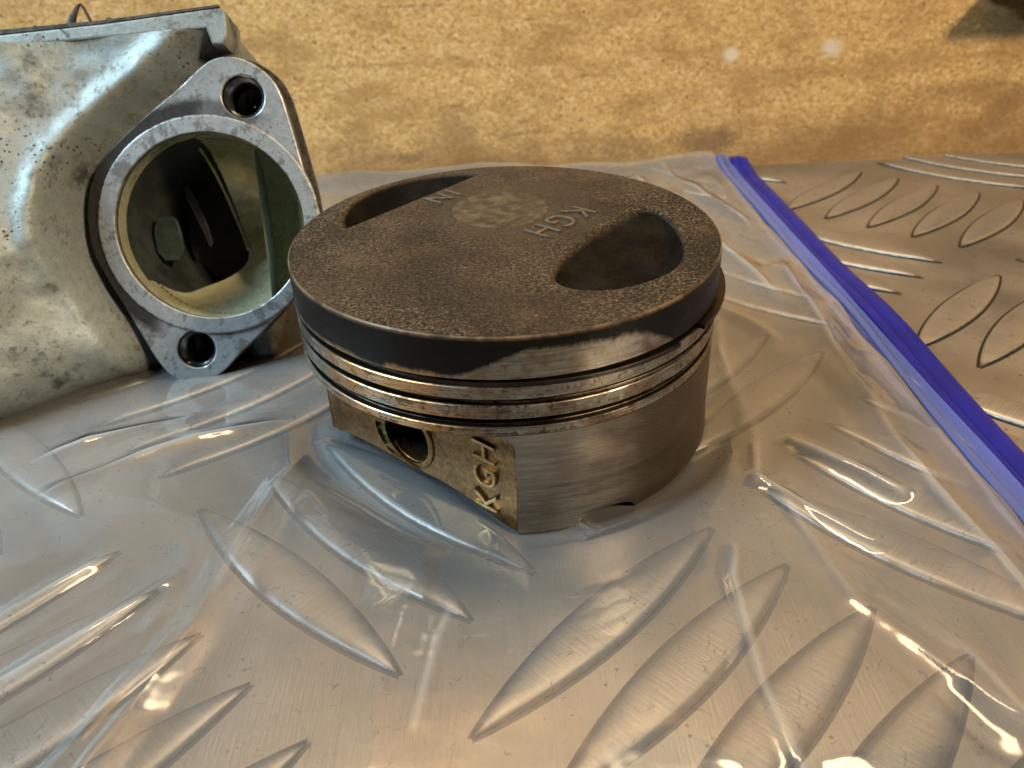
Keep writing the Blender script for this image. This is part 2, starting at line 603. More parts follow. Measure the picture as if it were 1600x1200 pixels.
def mat_film(name, tint=(.97, .97, .965), haze=.165, hazecol=(.66, .655, .645), ior=1.50, boost=2.1, rough=.085, hazeg=.36):
    t = NT(name)
    scr = t.mrange(t.noise(36, 3, .7, vec=t.vec((1, 20, 1), rot=(0, 0, .6)), dist=.5), .63, .70)
    nrm = t.bump(t.noise(110, 2, .5), .10, .0012)
    tr = t.n("BsdfTransparent")
    tr.inputs[0].default_value = (*tint, 1)
    df = t.n("BsdfDiffuse")
    df.inputs[0].default_value = (*hazecol, 1)
    gl = t.n("BsdfGlossy")
    gl.inputs["Roughness"].default_value = rough
    t.put(gl.inputs["Normal"], nrm)
    fr = t.n("Fresnel")
    fr.inputs["IOR"].default_value = ior
    t.put(fr.inputs["Normal"], nrm)
    a = t.n("MixShader")
    lw = t.n('LayerWeight')
    lw.inputs['Blend'].default_value = .5
    graze = t.math('MULTIPLY', t.math('POWER', lw.outputs['Facing'], 3.0), hazeg)
    t.put(a.inputs[0], t.math('ADD', t.math('ADD', t.math('ADD', haze, graze), t.math('MULTIPLY', t.n('Attribute', attribute_name='crease').outputs['Fac'], .24)), t.math('MULTIPLY', scr, .07)))
    t.t.links.new(tr.outputs[0], a.inputs[1])
    t.t.links.new(df.outputs[0], a.inputs[2])
    b = t.n("MixShader")
    t.put(b.inputs[0], t.math('MULTIPLY', fr.outputs[0], boost, clamp=True))
    t.t.links.new(a.outputs[0], b.inputs[1])
    t.t.links.new(gl.outputs[0], b.inputs[2])
    return t.done(b)


M_PLATE = mat_plate("chequer_plate_aluminium")
M_BAR = mat_plate("tread_bar_aluminium", True)
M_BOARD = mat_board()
M_CROWN = mat_crown()
M_BELT = mat_belt()
M_RING = mat_ring()
M_SKIRT = mat_skirt()
M_WEB = mat_cast("bronzed_cast_web")
M_LET = mat_simple("raised_letter_metal", (.56, .36, .16), rough=.32, metallic=.95, nscale=700, var=.25)
M_CLET = mat_simple("sooty_raised_letter", (.15, .115, .078), rough=.48, metallic=.35, nscale=900)
M_MARK = mat_simple("scrubbed_centre_mark", (.086, .064, .039), rough=.65, metallic=.05, nscale=340, var=.45, bump=.12, spec=.2)
M_BORE = mat_simple("oily_dark_steel", (.16, .14, .125), rough=.26, metallic=.9, nscale=300)
M_GOLD = mat_cast("amber_oil_crust", dark=(.10, .07, .02), light=(.60, .46, .16), metallic=.5, rough=.3)
M_BLACK = mat_simple("black_soot", (.012, .011, .010), rough=.6)
M_HOUSE = mat_housing()
M_FLANGE = mat_flange()
M_VARN = mat_varnish()
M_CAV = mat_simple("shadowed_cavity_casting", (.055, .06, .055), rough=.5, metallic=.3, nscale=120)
M_GREEN = mat_simple("greenish_light_leak", (.032, .05, .045), rough=.5, metallic=.2, nscale=200)
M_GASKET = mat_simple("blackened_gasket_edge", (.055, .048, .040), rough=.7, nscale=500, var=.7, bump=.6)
M_THREAD = mat_simple("oily_thread", (.20, .20, .205), rough=.22, metallic=.95, nscale=600)
M_FILM = mat_film("clear_film")
M_FILMB = mat_film("blue_tinted_film", tint=(.62, .70, .92), haze=.40, hazecol=(.20, .29, .85), boost=1.2, rough=.1)
M_ZIP = None


def mat_zip():
    t = NT("deep_blue_plastic")
    n1 = t.noise(60, 3)
    c = t.mix(t.mrange(n1, .3, .7), (.006, .011, .20), (.009, .014, .27))
    return t.done(t.bsdf(Base_Color=c, Roughness=.34, Specular_IOR_Level=.28, Subsurface_Weight=.15, Subsurface_Radius=(.001, .001, .003),
                         Normal=t.bump(t.noise(300, 2), .05, .0003)))


M_ZIP = mat_zip()

# ------------------------------------------------------------------ bench top: aluminium chequer plate
TH = math.radians(44.9034)
E0 = np.array([math.cos(TH), math.sin(TH)])
N0 = np.array([E0[1], -E0[0]])
SP, CELL, LEN = 17.6745, 90.3185, 71.62
ORG = np.array([-86.147, -101.592])
BAR_W, BAR_H = 11.6, 1.3
bench = mesh_obj("bench_top", [(-700, -500, 0), (700, -500, 0), (700, 236, 0), (-700, 236, 0), (-700, -500, -3), (700, -500, -3), (700, 236, -3), (-700, 236, -3)],
                 [(0, 1, 2, 3), (4, 7, 6, 5), (0, 4, 5, 1), (1, 5, 6, 2), (2, 6, 7, 3), (3, 7, 4, 0)], M_PLATE, smooth=False)
bench["kind"] = "structure"


def bar_halfwidth(u):  # u in -1..1 along the bar
    return BAR_W / 2 * np.clip(1 - np.abs(u) ** 1.9, 0, 1) ** 0.92


def bar_mesh():
    nu, prof = 26, [(-1.0, -.12), (-.98, .25), (-.90, .62), (-.70, .85), (-.35, .97), (0, 1.0), (.35, .97), (.70, .85), (.90, .62), (.98, .25), (1.0, -.12)]
    v, f = [], []
    us = np.sin(np.linspace(-math.pi / 2, math.pi / 2, nu))
    for u in us:
        hw = max(.06, float(bar_halfwidth(u)))
        hh = BAR_H * min(1.0, (hw / (BAR_W / 2)) * 2.4) ** .8
        v.append((u * (LEN / 2 + .5), -hw - .62, .02))
        for a, h in prof:
            v.append((u * LEN / 2, a * hw, h * hh if h > 0 else .05))
        v.append((u * (LEN / 2 + .5), hw + .62, .02))
    p = len(prof) + 2
    for i in range(nu - 1):
        for k in range(p - 1):
            f.append((i * p + k, (i + 1) * p + k, (i + 1) * p + k + 1, i * p + k + 1))
    return v, f


bv, bf = bar_mesh()
bars = []           # (centre, orientation)
first = None
for ci in range(-5, 9):
    for cj in range(-5, 9):
        c = ORG + ci * CELL * E0 + cj * CELL * N0
        o = (ci + cj) % 2
        for k in range(-2, 3):
            p = c + k * SP * (N0 if o == 0 else E0)
            d = p - np.array([0.3, -195.0])
            # keep bars that the camera can see (with a margin for a step sideways) and that lie on the plate
            if p[1] > 226 or p[1] < -150 or abs(d[0]) > 75 + .82 * (d[1] + 20):
                continue
            bars.append((p, o))
bar_me = None
for p, o in bars:
    if p[1] > 190 and o == 0 and p[1] + 25.5 > 222:
        pass
    if bar_me is None:
        ob = mesh_obj("tread_bar", bv, bf, M_BAR, bench, angle=50)
        bar_me = ob.data
    else:
        ob = bpy.data.objects.new("tread_bar", bar_me)
        COL.objects.link(ob)
        ob.parent = bench
    ob.location = (p[0] * MM, p[1] * MM, 0)
    ob.rotation_euler = (0, 0, TH if o == 0 else TH - math.pi / 2)


def bar_height(X, Y):
    """height field of all bars (mm) at points (mm)"""
    H = np.zeros_like(X)
    for p, o in bars:
        e = E0 if o == 0 else N0
        n = np.array([-e[1], e[0]])
        dx, dy = X - p[0], Y - p[1]
        u = (dx * e[0] + dy * e[1]) / (LEN / 2)
        v = dx * n[0] + dy * n[1]
        hw = bar_halfwidth(np.clip(u, -1, 1))
        inside = (np.abs(u) < 1.06) & (np.abs(v) < hw + 1.2)
        H = np.where(inside, np.maximum(H, BAR_H), H)
    return H


# ------------------------------------------------------------------ chipboard panel behind the bench
yaw = math.atan(0.02)
board = empty("chipboard_panel", (0.1, 0.2225, 0.0), Matrix.Rotation(yaw, 3, 'Z'))
tag(board, "speckled tan chipboard panel standing upright behind the chequer plate", "board")
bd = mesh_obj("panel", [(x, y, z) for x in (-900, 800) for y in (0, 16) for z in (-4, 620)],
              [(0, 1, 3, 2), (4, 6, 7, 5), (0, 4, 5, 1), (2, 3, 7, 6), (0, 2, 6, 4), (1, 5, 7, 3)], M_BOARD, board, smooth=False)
bd.data.transform(Matrix.Identity(4))

# dark fitting on the board, only its foot shows at the top right corner
fit_o = empty("wall_bracket", (0.2262, 0.2252, 0.0702), Matrix.Rotation(yaw, 3, 'Z'))
tag(fit_o, "dark metal bracket fixed to the chipboard at the top right corner", "bracket")
M_DARKMET = mat_simple("dark_bracket_metal", (.022, .02, .019), rough=.4, metallic=.6)


def bevel_box(name, x0, x1, y0, y1, z0, z1, b, mat, parent):
    bm = bmesh.new()
    vs = [bm.verts.new((x * MM, y * MM, z * MM)) for x in (x0, x1) for y in (y0, y1) for z in (z0, z1)]
    for f in ((0, 1, 3, 2), (4, 6, 7, 5), (0, 4, 5, 1), (2, 3, 7, 6), (0, 2, 6, 4), (1, 5, 7, 3)):
        bm.faces.new([vs[i] for i in f])
    bmesh.ops.recalc_face_normals(bm, faces=bm.faces)
    bmesh.ops.bevel(bm, geom=list(bm.edges), offset=b * MM, segments=2, profile=.5, affect='EDGES')
    me = bpy.data.meshes.new(name)
    bm.to_mesh(me)
    bm.free()
    return link_mesh(name, me, mat, parent, True, 40)


bevel_box("back_plate", -2, 70, -3, -.02, 1.2, 60, .5, M_DARKMET, fit_o)
bevel_box("shelf_lip", -2, 70, -24, -3.02, 2.5, 6.5, .7, M_DARKMET, fit_o)
sv, sf = lathe([(0, 2.2), (1.2, 2.1), (2.0, 1.5), (2.3, .5), (2.3, 0)], 20)
scr = mesh_obj("screw", sv, sf, mat_simple("bright_screw", (.6, .6, .6), .3, .9), fit_o)
scr.location = (.0085, -.003, .0036)
scr.rotation_euler = (math.radians(90), 0, 0)

# ------------------------------------------------------------------ piston
PT = Vector((0.0035, -0.045, 1.0)).normalized()
PX = Vector((0, 1, 0)).cross(PT).normalized()
PY = PT.cross(PX)
prot = Matrix((PX, PY, PT)).transposed()
crown_c = Vector((-0.0000119, -0.0035522, 0.0511857))
HB = 48.5
piston = empty("piston", crown_c - PT * HB * MM, prot)
tag(piston, "soot-browned engine piston standing crown up on the clear bag", "piston")
PA = math.radians(-131)
MV = np.array([math.cos(PA), math.sin(PA)])       # pin axis, pointing at the visible web
TV = np.array([-MV[1], MV[0]])                    # thrust direction (-41 deg)

# crown with two valve pockets as relief
NR, NA = 150, 420
rad = 49.55 * np.linspace(0, 1, NR + 1)[1:] ** .85
ang = np.linspace(0, 2 * math.pi, NA, endpoint=False)
RR, AA = np.meshgrid(rad, ang, indexing='ij')
X, Y = RR * np.cos(AA), RR * np.sin(AA)


def crown_z(X, Y):
    r = np.hypot(X, Y)
    z = 0.75 * (1 - np.clip(r / 49.5, 0, 1) ** 2) * 0 + 0.0 * X
    tq = X * TV[0] + Y * TV[1]           # toward the right pocket
    wq = X * -MV[0] + Y * -MV[1]         # along the pin axis, away from camera
    # right pocket: D shape, floor falling outward
    D = chaikin([(15.0, 31.5), (15.0, 21), (16.3, 10), (18.6, -2), (21.4, -9.5), (24.5, -13.8), (29.5, -14.8), (34.5, -12.8), (39.5, -7.0), (42.3, 1.5), (42.3, 9),
                 (39.3, 16.5), (34.5, 23), (28.5, 28.8), (22.5, 33.2), (18, 34.2)], 2)
    sd = poly_sd(tq, wq, D)
    floor = 0.35 + np.clip((tq - 14.5) / 27.5, 0, 1.05) ** 1.1 * 5.4
    wall = np.clip(sd, 0, None) * 1.2
    k = 2.0
    h = np.clip(.5 + .5 * (wall - floor) / k, 0, 1)
    dep = wall * (1 - h) + floor * h - k * h * (1 - h)
    z = z - np.where(sd > -.6, np.clip(dep, 0, None) * sst(-.6, .9, sd), 0)
    # left pocket: lens close to the rim
    tl = -tq
    c = np.hypot(tl - 20.2, wq - 5.0)
    s2 = np.minimum(28.2 - c, (tl - 33.2) * .95)
    wall2 = np.clip(s2, 0, None) * 1.35
    floor2 = 5.6
    h = np.clip(.5 + .5 * (wall2 - floor2) / 1.6, 0, 1)
    dep2 = wall2 * (1 - h) + floor2 * h - 1.6 * h * (1 - h)
    z = z - np.where(s2 > -.4, np.clip(dep2, 0, None) * sst(-.4, .7, s2), 0)
    return z


nz1, nz2 = VNoise(3), VNoise(4)
Z = crown_z(X, Y) + (nz1(X * .9, Y * .9) - .5) * .10 + (nz2(X * 2.3 + 40, Y * 2.3) - .5) * .09
Z[-1] = np.minimum(Z[-1], 0)
# chips in the rim at right
verts = [(0, 0, HB + float(crown_z(np.array([0.0]), np.array([0.0]))[0]))] + [(x, y, HB + z) for x, y, z in zip(X.ravel(), Y.ravel(), Z.ravel())]
faces = [(0, 1 + i, 1 + (i + 1) % NA) for i in range(NA)]
for i in range(NR - 1):
    b0, b1 = 1 + i * NA, 1 + (i + 1) * NA
    for j in range(NA):
        k = (j + 1) % NA
        faces.append((b0 + j, b1 + j, b1 + k, b0 + k))
crown = mesh_obj("crown", verts, faces, M_CROWN, piston, angle=60)

prof = [(49.53, .0), (49.86, -.28), (49.95, -.8), (49.97, -9.2), (49.75, -9.4), (46.4, -9.4), (46.4, -11.2), (49.75, -11.2), (49.9, -11.35), (49.9, -13.85), (49.75, -14.0),
        (46.4, -14.0), (46.4, -15.5), (49.7, -15.5), (49.85, -15.65), (49.85, -18.45), (49.65, -18.6), (45.8, -18.6), (45.8, -20.7), (49.6, -20.7), (49.8, -20.85), (49.8, -22.45),
        (49.5, -22.8), (44, -23.2), (38, -23.4), (.5, -23.4)]
# subdivide long faces
pp = []
for a, b in zip(prof, prof[1:]):
    pp.append(a)
pp.append(prof[-1])
v, f = lathe([(r, HB + z) for r, z in pp], 320)
belt = mesh_obj("ring_belt", v, f, M_BELT, piston, angle=28)

v, f = ring_solid(46.6, 49.75, HB - 11.1, HB - 10.1, -37, 312, 240, centre=(1.9, -.1))
mesh_obj("piston_ring", v, f, mat_simple("blackened_top_ring", (.030, .023, .017), rough=.36, metallic=.7, nscale=200), piston, angle=30)
v, f = ring_solid(46.6, 49.45, HB - 15.45, HB - 14.75, -30, 322, 240, centre=(.9, .5))
mesh_obj("piston_ring", v, f, M_RING, piston, angle=30)
for dz in (-19.05, -20.45):
    v, f = ring_solid(46.2, 48.9, HB + dz - .25, HB + dz + .25, 60, 414, 200, centre=(.2, .2), b=.06)
    mesh_obj("oil_ring_rail", v, f, M_RING, piston, angle=30)


def skirt(name, mid, half, notch, HB_=48.5):
    na, nzz = 96, 30
    RO, TK = 49.8, 3.2
    v = []
    for side in (0, 1):
        for i in range(na + 1):
            s = -1 + 2 * i / na
            for j in range(nzz + 1):
                q = j / nzz
                zb = -HB_
                # angular limit: rounded upper corners where the skirt runs into the belt
                a = mid + s * half
                if notch is not None:
                    dn = (a - notch) / 8.2
                    if abs(dn) < 1:
                        zb = -HB_ + 3.0 * (1 - dn * dn) ** .5
                z = -22.7 + (zb + 22.7) * q
                ext = 0.0
                if -22.7 >= z > -26.5:
                    u = (z + 26.5) / 3.8
                    ext = 4.6 * (1 - math.sqrt(max(0, 1 - u * u)))
                aa = math.radians(mid + s * (half + ext))
                flare = .35 * sst(-40, -48.5, z)
                r = RO + flare - (TK if side else 0)
                if side == 0 and q > .985:
                    r -= .25
                v.append((r * math.cos(aa), r * math.sin(aa), HB + z))
    n1 = (na + 1) * (nzz + 1)
    I = lambda sd, i, j: sd * n1 + i * (nzz + 1) + j
    f = []
    for i in range(na):
        for j in range(nzz):
            f.append((I(0, i, j), I(0, i + 1, j), I(0, i + 1, j + 1), I(0, i, j + 1)))
            f.append((I(1, i, j), I(1, i, j + 1), I(1, i + 1, j + 1), I(1, i + 1, j)))
        f.append((I(0, i, nzz), I(0, i + 1, nzz), I(1, i + 1, nzz), I(1, i, nzz)))
        f.append((I(0, i, 0), I(1, i, 0), I(1, i + 1, 0), I(0, i + 1, 0)))
    for j in range(nzz):
        f.append((I(0, 0, j), I(0, 0, j + 1), I(1, 0, j + 1), I(1, 0, j)))
        f.append((I(0, na, j), I(1, na, j), I(1, na, j + 1), I(0, na, j + 1)))
    return mesh_obj(name, v, f, M_SKIRT, piston, angle=40)


skirt("skirt", -41, 48.4, -66)
skirt("skirt", 129.5, 37.5, 114, 50.9)


def basis_mat(ex, ey, ez, org):
    mt = Matrix.Identity(4)
    for i in range(3):
        mt[i][0], mt[i][1], mt[i][2] = ex[i], ey[i], ez[i]
    mt.translation = Vector(org) * MM
    return mt


# pin-boss webs: flat cast panels between the skirts, each with a pin bore
for sgn in (1, -1):
    mv = MV * sgn
    tv = TV * sgn
    ex, ey, ez = (tv[0], tv[1], 0), (0, 0, 1), (mv[0], mv[1], 0)
    top, bot = HB - 22.9, HB - 45.6
    out = [(-28, top), (-27.6, HB - 46.4), (-25.0, HB - 46.5), (-22, HB - 45.8), (-12, bot), (12, bot), (18, HB - 46.2), (24, HB - 47.4), (29.5, HB - 48.3),
           (33, HB - 48.4), (33, top)]
    hc = (.5, HB - 36.8)
    hole = []
    nc = (-10.6 - hc[0], HB - 40.0 - hc[1])
    for a in np.linspace(0, 2 * math.pi, 120, endpoint=False)[::-1]:
        d = np.array([math.cos(a), math.sin(a)])
        r = 7.3
        bq = d @ nc
        disc = bq * bq - (nc[0] ** 2 + nc[1] ** 2 - 4.3 ** 2)
        if disc > 0 and bq > 0:
            r = max(r, bq + math.sqrt(disc))
        hole.append((hc[0] + r * d[0], hc[1] + r * d[1]))
    me = curve_mesh([out, hole], 4.5, .35)
    me.transform(basis_mat(ex, ey, ez, (mv[0] * 34.75, mv[1] * 34.75, 0)))
    web = link_mesh("pin_boss_web", me, M_WEB, piston, True, 35)
    # raised boss collar
    oc = [(hc[0] + 8.5 * math.cos(a) - (2.2 if math.cos(a) < -.3 else 0), max(hc[1] + 8.5 * math.sin(a), HB - 46.2)) for a in np.linspace(0, 2 * math.pi, 80, endpoint=False)]
    me = curve_mesh([chaikin(oc, 1), hole], 1.3, .3, 2)
    me.transform(basis_mat(ex, ey, ez, (mv[0] * 36.9, mv[1] * 36.9, 0)))
    link_mesh("boss_collar", me, M_WEB, web, True, 40)
    # pin bore with its circlip groove
    pr = [(7.35, .4), (7.35, -2.2), (8.3, -2.2), (8.3, -3.8), (7.3, -3.8), (7.3, -24), (.3, -24)]
    v, f = lathe(pr, 72)
    bo = mesh_obj("pin_bore", v, f, M_BORE, web, angle=30)
    bo.data.transform(basis_mat(ex, ey, ez, (mv[0] * 37 + tv[0] * hc[0], mv[1] * 37 + tv[1] * hc[0], hc[1])))
    # wall that returns from the end of the web to the far skirt
    p0, p1 = tv * -26.6 + mv * 36.2, None
    ae = math.radians(167.5 if sgn == 1 else 8.0)
    p1 = np.array([48.0 * math.cos(ae), 48.0 * math.sin(ae)])
    dv = (p1 - p0) / np.linalg.norm(p1 - p0)
    ln = np.linalg.norm(p1 - p0)
    me = curve_mesh([[(0, top), (0, HB - 46.3), (ln, HB - 46.6), (ln, top)]], 2.8, .3)
    nv = (dv[1], -dv[0])
    me.transform(basis_mat((dv[0], dv[1], 0), (0, 0, 1), (nv[0], nv[1], 0), (p0[0], p0[1], 0)))
    link_mesh("skirt_return", me, M_WEB, piston, True, 35)
    if sgn == 1:
        # removal notch packed with amber crust
        rr_ = np.random.RandomState(5)
        gv, gf = [(0, 0, 1.2)], []
        for i in range(1, 6):
            for j in range(24):
                a = 2 * math.pi * j / 24
                gv.append((4.4 * i / 5 * math.cos(a), 4.4 * i / 5 * math.sin(a), 1.0 * (1 - (i / 5) ** 2) + rr_.rand() * .8))
        gf = [(0, 1 + j, 1 + (j + 1) % 24) for j in range(24)]
        for i in range(4):
            for j in range(24):
                k = (j + 1) % 24
                gf.append((1 + i * 24 + j, 1 + (i + 1) * 24 + j, 1 + (i + 1) * 24 + k, 1 + i * 24 + k))
        g = mesh_obj("oil_crust", gv, gf, M_GOLD, web, angle=80)
        g.data.transform(basis_mat(ex, ey, ez, (mv[0] * 35.6 + tv[0] * -10.8, mv[1] * 35.6 + tv[1] * -10.8, HB - 40.0)))
        # raised KGH reading upward beside the pin bore
        me = text_mesh("KGH", 6.3, .9, .16, 1.2, -.14)
        xs = [q.co.x for q in me.vertices]
        wd = max(xs) - min(xs)
        sx = 17.6 * MM / wd
        me.transform(Matrix.Diagonal((sx, 1, 1, 1)))
        # text x -> +z, text y -> -t
        mt = basis_mat((0, 0, 1), (-tv[0], -tv[1], 0), (mv[0], mv[1], 0), (mv[0] * 37.25 + tv[0] * 27.6, mv[1] * 37.25 + tv[1] * 27.6, HB - 46.0))
        me.transform(mt)
        link_mesh("raised_letters", me, M_LET, web, True, 40)["label"] = "raised cast letters KGH reading upward"

# crown lettering and centre mark
rd, upv = np.array([MV[0], MV[1]]), np.array([TV[0], TV[1]])


def crown_text(body, h, width, start, label):
    me = text_mesh(body, h, .5, .10, 1.2, -.16)
    xs = [q.co.x for q in me.vertices]
    sx = width * MM / (max(xs) - min(xs))
    me.transform(Matrix.Translation((-min(xs), 0, 0)))
    me.transform(Matrix.Diagonal((sx, 1, 1, 1)))
    me.transform(basis_mat((rd[0], rd[1], 0), (upv[0], upv[1], 0), (0, 0, 1), (start[0], start[1], HB + .22)))
    o = link_mesh("raised_letters", me, M_CLET, crown, True, 40)
    o["label"] = label


crown_text("KGH", 7.6, 19.5, (17.2, 15.2), "raised letters KGH beside the right valve pocket")
crown_text("IN", 6.0, 8.2, (-15.0, 30.6), "raised letters IN beside the left valve pocket")
pr = [(.01, .06), (4, .06), (8, .07), (11.2, .06), (11.5, .16), (11.9, .17), (12.15, .05), (12.3, -.2)]
v, f = lathe(pr, 96, centre=(-.7, 15.9))
v = [(x, y, z + HB + .04) for x, y, z in v]
mesh_obj("centre_mark", v, f, M_MARK, crown, angle=40)

# ------------------------------------------------------------------ cast housing with two-bolt flange
HP = Vector((-0.083, 0.0396, 0.0416))
yw, tl = math.radians(6.7), math.radians(20.1)
HN = Vector((math.sin(yw) * math.cos(tl), -math.cos(yw) * math.cos(tl), math.sin(tl)))
HR = Vector((math.cos(yw), math.sin(yw), 0))
HU = HN.cross(HR)
hrot = Matrix((HR, HU, HN)).transposed()
base_loc = HP - HU * 0.0443
housing = empty("intake_housing", HP, hrot)
tag(housing, "grimy cast aluminium intake housing with a two-bolt flange around a wide bore", "engine part")

outline = [(2.2, 42.7), (5.7, 44.9), (9.8, 45.7), (15.2, 44.6), (20.9, 40.4), (23.8, 35.3), (25.5, 26.2), (27.1, 16.4), (28.9, 5.2), (28.9, -2), (26.5, -11.5), (19.5, -22.3), (11.4, -30.1),
           (1.4, -38.3), (-2.0, -41.6), (-6.5, -44.0), (-11.3, -44.3), (-16.3, -42.4), (-19.8, -38.0), (-23.2, -29.8), (-26.9, -20.5), (-31.1, -10.7), (-33.5, -3.4), (-33.1, 6.8),
           (-30.3, 16.0), (-24.7, 22.8), (-14.7, 30.6), (-4.2, 37.5)]
outline_s = chaikin(outline, 2)
H1, H2 = (13.3, 34.6), (-9.0, -34.5)
me = curve_mesh([outline_s, circle(0, 0, 25.95, 128, True), circle(*H1, 5.7, 40, True), circle(*H2, 5.3, 40, True)], 8.0, .45, 2)
me.transform(Matrix.Translation((0, 0, -4.0 * MM)))
flange = link_mesh("flange", me, M_FLANGE, housing, True, 30)
me = curve_mesh([[(x + 1.5, y + .9) for x, y in outline_s], circle(0, 0, 29, 96, True), circle(*H1, 6.2, 40, True), circle(*H2, 5.8, 40, True)], 3.0, .3, 1)
me.transform(Matrix.Translation((0, 0, -9.6 * MM)))
link_mesh("flange_gasket", me, M_GASKET, housing, True, 30)
v, f = lathe([(25.9, -2), (25.9, .75), (26.15, .95), (30.0, .95), (30.4, .7), (30.55, -.2)], 160)
mesh_obj("bore_lip", v, f, M_FLANGE, flange, angle=30)
for (hx, hy), r in ((H1, 5.7), (H2, 5.3)):
    pr = [(r + .05, -.3), (r - .35, -1.2)]
    for k in range(11):
        pr += [(r - .2, -1.8 - k * 1.3), (r - .95, -2.45 - k * 1.3)]
    pr += [(r - .95, -17), (.2, -18.5)]
    v, f = lathe(pr, 48, centre=(hx, hy))
    mesh_obj("bolt_hole", v, f, M_THREAD, flange, angle=50)

# bore: varnished bowl with a wide opening on the left, divider, dark cavity
NB, NA2 = 230, 420
prb = []
for i in range(NB + 1):
    q = i / NB
    if q < .28:
        prb.append((25.9, -q / .28 * 11))
    else:
        a = (q - .28) / .72 * math.pi / 2
        prb.append((25.9 * math.cos(a) ** .85 + .01, -11 - 22 * math.sin(a)))
opening = chaikin([(-3.5, 30), (-.5, 14), (2.0, 2), (3.8, -6.5), (3.0, -11.5), (-3.0, -15.5), (-10, -17.5), (-16, -19.5), (-25, -11), (-30, 0), (-28, 14), (-16, 26)], 2)
vv = []
for r, z in prb:
    for j in range(NA2):
        a = 2 * math.pi * j / NA2
        vv.append((r * math.cos(a), r * math.sin(a), z))
va = np.array(vv)
# opening is judged along the direction one looks in: shift the outline with depth
osd = poly_sd(va[:, 0] + va[:, 2] * 0.0, va[:, 1], opening)
ff = []
for i in range(NB):
    for j in range(NA2):
        k = (j + 1) % NA2
        q = (i * NA2 + j, (i + 1) * NA2 + j, (i + 1) * NA2 + k, i * NA2 + k)
        if np.mean(osd[list(q)]) > 0 and va[q[0]][2] < -9:
            continue
        ff.append(q)
mesh_obj("bore_wall", vv, ff, M_VARN, housing, angle=60)
# divider rib: thin plate with a bright front edge
def plate_from(pts_front, depth_dir, thick, name, mat):
    a, b = [np.array(p, float) for p in pts_front]
    dd = np.array(depth_dir, float)
    sd = np.cross(b - a, dd)
    sd = sd / np.linalg.norm(sd) * thick / 2
    v = [a - sd, a + sd, b + sd, b - sd, a - sd + dd, a + sd + dd, b + sd + dd, b - sd + dd]
    f = [(0, 1, 2, 3), (4, 7, 6, 5), (0, 4, 5, 1), (1, 5, 6, 2), (2, 6, 7, 3), (3, 7, 4, 0)]
    return mesh_obj(name, v, f, mat, housing, smooth=False)


dpts = []
for k in range(25):
    q = k / 24
    x, y = -4.5 + 8.2 * q, 24.0 - 31.5 * q
    r = math.hypot(x, y)
    z = -11 - 22 * math.sin(math.acos(min(1, (r / 25.9)) ** (1 / .85)))
    dpts.append((x, y, z + .2))
vt, ft = None, None
# cavity behind the opening
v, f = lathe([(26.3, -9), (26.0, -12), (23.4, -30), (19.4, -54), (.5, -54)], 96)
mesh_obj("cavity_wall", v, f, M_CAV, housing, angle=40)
bevel_pts = chaikin([(-22.5, -9), (-14, -9), (-14.5, 2), (-16.5, 5), (-22.5, 4)], 1)
me = curve_mesh([bevel_pts], 2, .3)
me.transform(Matrix.Translation((-.5 * MM, .5 * MM, -26 * MM)))
link_mesh("light_leak_slab", me, M_GREEN, housing, True, 35)  # greenish slab standing in for light leaking through an opening
me = curve_mesh([chaikin([(-16, 14), (-12.5, 15), (-8, -3), (-9.5, -6), (-11, 0)], 1)], 2, .3)
me.transform(Matrix.Translation((0, 0, -38 * MM)))
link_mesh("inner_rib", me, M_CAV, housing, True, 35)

# body: bulging cast shell left of and behind the flange
UL, UR = -150.0, 12.0
nu_, nw_ = 190, 130
us = np.linspace(UL, UR, nu_)


def bulge(u):
    return 4.0 + 27.0 * sst(-22, -78, u)


def wtop(u):
    return 51.5 + 0.043 * (u + 20)


def wbot(u):
    d = bulge(u)
    return -(41.6 + .3437 * d) / .939 + 5.0


ts = np.linspace(0, 1, nw_)
ts = .5 - .5 * np.cos(ts * math.pi)
U, T = np.meshgrid(us, ts, indexing='ij')
WB, WT = wbot(U), wtop(U)
W = WB + (WT - WB) * T
osd = -poly_sd(U, W, outline_s)                       # distance outside the flange outline
osd_in = np.where(osd < 0, 0, osd)
bl = bulge(U)
mid = np.clip((W - WB) / (WT - WB), 0, 1)
D = 1.5 + (bl - 1.5) * (1 - .55 * sst(.35, 1.0, mid))
# crest running from the flange neck up to the top plate, then a shallow dish
fil = sst(-1.0, 9.5, osd)
D = -6.5 + (D + 6.5) * fil
ridge = np.exp(-((osd - 9.5) / 3.6) ** 2) * sst(-25, 5, W) * 2.4
D = D + ridge
# lower left bulge, subtle dents
vn = VNoise(11)
D = D + (vn(U * .07 + 9, W * .07) - .5) * 3.0 + (vn(U * .25, W * .25 + 30) - .5) * .9
# round under the bottom edge
e = np.clip((W - WB) / 13.0, 0, 1)
D = D - 15.0 * (1 - np.sqrt(np.clip(1 - (1 - e) ** 2, 0, 1)))
# round the right end back behind the flange
e = np.clip((UR - U) / 8.0, 0, 1)
D = D - 8.0 * (1 - np.sqrt(np.clip(1 - (1 - e) ** 2, 0, 1)))
D = np.where(osd < 0, np.minimum(D, -7.0), D)
